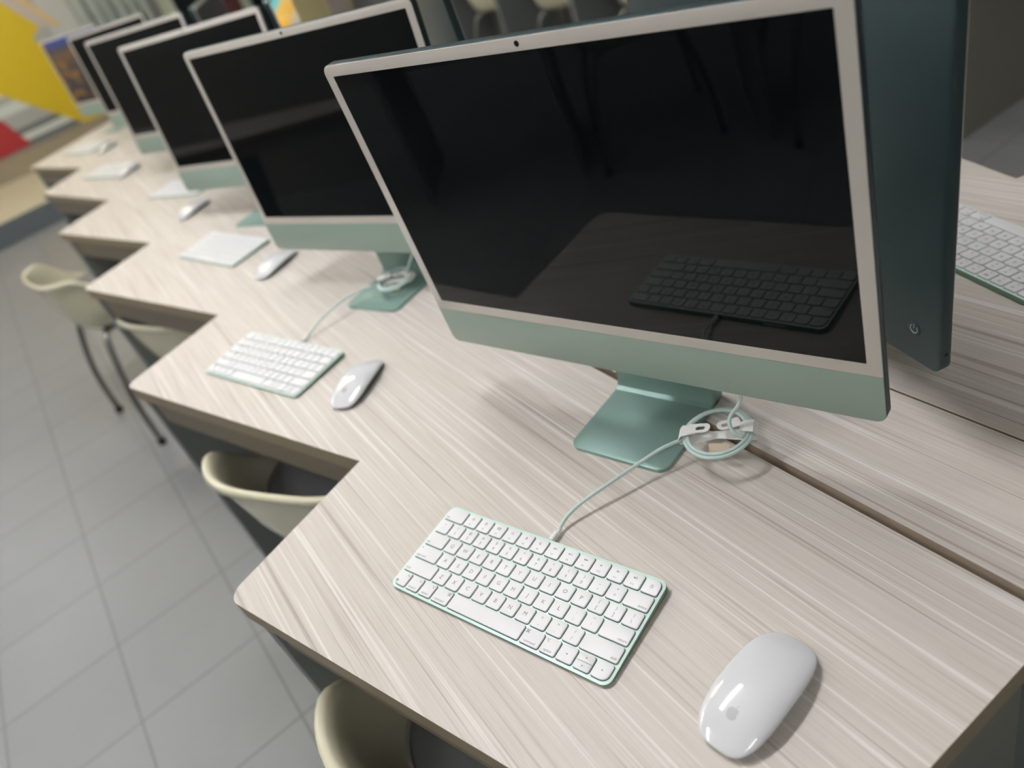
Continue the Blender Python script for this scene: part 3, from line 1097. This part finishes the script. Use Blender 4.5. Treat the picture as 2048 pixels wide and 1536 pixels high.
# ------------------------------------------------------------------ chairs
def make_chair():
    """Cream bucket chair; sitter faces +y, origin on the floor below the seat centre."""
    t = empty('bucket_chair', (0, 0, 0), 0)
    NT = 64
    def rimz(th):                     # th = 270 deg is the back
        s = -math.sin(th)             # 1 at back, -1 at front
        f = min(1, max(0, (s + .35) / .95))
        return .45 + .188 * (f * f * (3 - 2 * f))
    def plan(th, k):
        c, s = math.cos(th), math.sin(th)
        e = 2 / 3.0
        return (.236 * k * math.copysign(abs(c) ** e, c), .215 * k * math.copysign(abs(s) ** e, s))
    prof = [(.0, 0), (.45, .0), (.68, .03), (.80, .14), (.88, .42), (.925, .72), (.945, .90), (.965, .975), (.99, 1.0), (1.02, .985), (1.032, .94)]
    under = [(1.018, .93), (.985, .88), (.955, .70), (.905, .40), (.82, .10), (.68, -.03), (.45, -.06), (.0, -.06)]
    bm = bmesh.new()
    rings = []
    for k, v in prof + under:
        if k == 0:
            rings.append([bm.verts.new((0, 0, .425 + .2 * v))])
            continue
        rg = []
        for i in range(NT):
            th = 2 * PI * i / NT
            x, y = plan(th, k)
            rg.append(bm.verts.new((x, y, .425 + (rimz(th) - .425) * v if v >= 0 else .425 + .2 * v)))
        rings.append(rg)
    for a, b in zip(rings, rings[1:]):
        if len(a) == 1:
            for i in range(NT):
                bm.faces.new((a[0], b[i], b[(i + 1) % NT]))
        elif len(b) == 1:
            for i in range(NT):
                bm.faces.new((a[i], b[0], a[(i + 1) % NT]))
        else:
            for i in range(NT):
                bm.faces.new((a[i], b[i], b[(i + 1) % NT], a[(i + 1) % NT]))
    fix_normals(bm)
    obj('shell', bm, 'shell', t, smooth=True)
    bm = bmesh.new()
    def cl(k, z):
        return [(plan(2 * PI * i / NT, k)[0], plan(2 * PI * i / NT, k)[1] + .01, z) for i in range(NT)]
    prism(bm, [cl(.60, .432), cl(.735, .445), cl(.80, .475), cl(.815, .500), cl(.80, .518), cl(.74, .527), cl(.45, .533), cl(.15, .535)])
    fix_normals(bm)
    cu = obj('seat_cushion', bm, 'cush', t, smooth=True)
    bm = bmesh.new()
    tube(bm, cl(.795, .521), .004, 8, closed=True)
    fix_normals(bm)
    obj('piping', bm, 'piping', cu, smooth=True)
    for sx in (-1, 1):
        for sy in (-1, 1):
            bm = bmesh.new()
            tube(bm, spline([(sx * .12, sy * .12, .412), (sx * .16, sy * .15, .39), (sx * .205, sy * .20, .20), (sx * .225, sy * .215, .004)], 6), .011, 10)
            fix_normals(bm)
            l = obj('leg', bm, 'steel', t, smooth=True, angle=50)
            bm = bmesh.new()
            tube(bm, [(sx * .2245, sy * .2145, .022), (sx * .2255, sy * .2155, .0)], .014, 10)
            fix_normals(bm)
            obj('foot_cap', bm, 'hole', l, smooth=True, angle=50)
    bm = bmesh.new()
    for sx in (-1, 1):
        tube(bm, [(sx * .12, -.12, .410), (sx * .12, .12, .410)], .010, 8)
    tube(bm, [(-.12, 0, .410), (.12, 0, .410)], .010, 8)
    fix_normals(bm)
    obj('seat_frame', bm, 'steel', t, smooth=True, angle=50)
    return t
cproto = make_chair()
def chair(x, y, yaw, label, first=[True], group='cream bucket chairs at the desks'):
    r = cproto if first[0] else copy_tree(cproto)
    first[0] = False
    r.location = (x, y, 0)
    r.rotation_euler = (0, 0, R(yaw))
    tag(r, label, 'chair', group)
    return r
chair(-.012, .008, -67, 'cream bucket chair with charcoal cushion under the nearest desk edge')
chair(.021, .665, -58.5, 'cream bucket chair tucked in before the keyboard with the thin cable')
chair(.000, 1.60, -65, 'blurred cream bucket chair pushed in where the third keyboard lies')
chair(-.224, 2.459, -78, 'cream bucket chair pulled out into the aisle, its rim catching light')

# ------------------------------------------------------------------ far end of the room
bm = bmesh.new(); box(bm, X0 + .003, -.02, 6.37, Y1 - .003, 0, .165, 0)
for f in bm.faces:
    f.material_index = 1 if f.calc_center_median().z > .164 else 0
p = obj('low_platform', bm, ['platface', 'plattop'])
tag(p, 'low platform with slate front and beige top below the painted wall', 'platform')
bm = bmesh.new(); box(bm, X0, 1.2, Y1 - .06, Y1, .165, .345)
p = obj('trim_1', bm, 'riser'); p['kind'] = 'structure'

YW = Y1 - .004
mural = empty('wall_mural', (-.6, Y1, 1.0), 0, 'painted wall graphic with yellow wedge, grey stripes and red triangle', 'wall graphic')
def poly(name, pts, m, d):
    bm = bmesh.new()
    pts = [(x + .6, z + DZ - 1.0) for x, z in pts]
    plate(bm, pts, 0, -d, plane='xz')
    fix_normals(bm)
    return obj(name, bm, m, mural)
# (x, z relative to the desk top) on the far wall
poly('backing_panel', [(-3.0, -.385), (.42, -.385), (.42, 1.6), (-3.0, 1.6)], 'g2', .002)
zs = [(-.385, -.33, 'g3'), (-.33, -.27, 'g1'), (-.27, -.22, 'g3'), (-.22, -.09, 'g2'), (-.09, .0, 'g1'), (.0, .06, 'g2'), (.06, .12, 'g1'), (.12, .8, 'g2')]
for z0, z1, m in zs:
    poly('stripe', [(-2.9, z0), (.36, z0), (.36, z1), (-2.9, z1)], m, .004)
poly('yellow_wedge', [(-1.2, 1.02), (.26, -.42), (.42, -.42), (.42, .2), (.24, .37), (.35, .44), (-.12, 1.2), (-1.2, 1.5)], 'yellow', .007)
poly('red_triangle', [(-.36, -.10), (-.26, -.37), (-.95, -.385), (-1.4, .20)], 'red', .007)
poly('pale_band', [(.35, .44), (.47, .40), (-.0, 1.25), (-.12, 1.2)], 'mauve', .006)
poly('ochre_line', [(.47, .40), (.51, .395), (.05, 1.25), (-.0, 1.25)], 'gold', .007)

# curtain
bm = bmesh.new()
cols = 90
va = []
for i in range(cols + 1):
    x = .66 + .62 * i / cols
    y = Y1 - .10 + .035 * math.sin(i * .42) + .012 * math.sin(i * 1.07)
    va.append((bm.verts.new((x, y, .25)), bm.verts.new((x, y, 2.5))))
for a, b in zip(va, va[1:]):
    bm.faces.new((a[0], b[0], b[1], a[1]))
cu = obj('curtain', bm, 'curtain', smooth=True)
sm = cu.modifiers.new('thickness', 'SOLIDIFY'); sm.thickness = .004
tag(cu, 'grey-green curtain hanging in folds beside the yellow wall graphic', 'curtain')

# glass-front cabinet
def cab(x0, x1, y0, y1, h, label, frame, doors, nd, name='glass_cabinet'):
    t = empty(name, ((x0 + x1) / 2, y0, 0), 0, label, 'cabinet')
    w = x1 - x0; d = y1 - y0
    bm = bmesh.new()
    box(bm, -w / 2, w / 2, .02, d, 0, h, 0, .004)
    obj('cabinet_body', bm, frame, t)
    dw = w / nd
    for i in range(nd):
        bm = bmesh.new()
        box(bm, -w / 2 + i * dw + .045, -w / 2 + (i + 1) * dw - .045, .004, .02, .06, h - .05, 0, .003)
        dr = obj('door', bm, doors[i % len(doors)], t)
        bm = bmesh.new()
        box(bm, -w / 2 + (i + 1) * dw - .065, -w / 2 + (i + 1) * dw - .055, -.018, .004, h * .5, h * .5 + .12, 0, .002)
        obj('handle', bm, 'steel', dr)
    return t
cab(1.34, 2.30, 7.5, 7.95, 1.9, 'pale green cabinet with dark glass doors at the end of the room', 'cabinet', ['darkdoor', 'maroon', 'darkdoor'], 3)
cab(2.36, 2.95, 7.5, 7.95, 1.7, 'cream cupboard standing next to the dark glass-front cabinet', 'cream', ['cream', 'mauve'], 2, 'cupboard')

# further row of desks on the far side of the second aisle
DX = 2.56
t2 = [(DX - .25, 1.62 + .718 * k) for k in range(0, 6)]
n2 = [(DX - .03, 1.70 + .718 * k) for k in range(0, 5)]
d2 = desk('saw_tooth_desk', 'desk across the second aisle, only its dark underside visible over the nearest monitor', t2, n2, (DX - .10, 1.05), (DX + .17, 5.6), DX + .9)
for k in range(2, 6):
    chair(DX + .06, 1.25 + .718 * k, -72 + (k * 37) % 17, 'cream bucket chair at the desk across the second aisle', group='chairs across the second aisle')
LX = -1.02
left = desk('saw_tooth_desk', 'desk across the tiled aisle, seen only as a dim reflection in the screens', TIPS, NOTCH, (-.036, -.356), (.18, 4.30), .274, mirror_x=LX)
for k in range(2):
    chair(2 * LX + .03 - .05 * k, .02 + .70 * k, 68, 'cream bucket chair seen only as a dim curve reflected in the nearest screen', group='chairs reflected in the screen')
bm = bmesh.new(); box(bm, 2.30, 3.9, .99, 1.03, 0, 1.15)
p = obj('partition_screen', bm, 'darkwall'); tag(p, 'dark taupe partition standing on the grey floor beyond the keyboard seen from behind', 'partition')
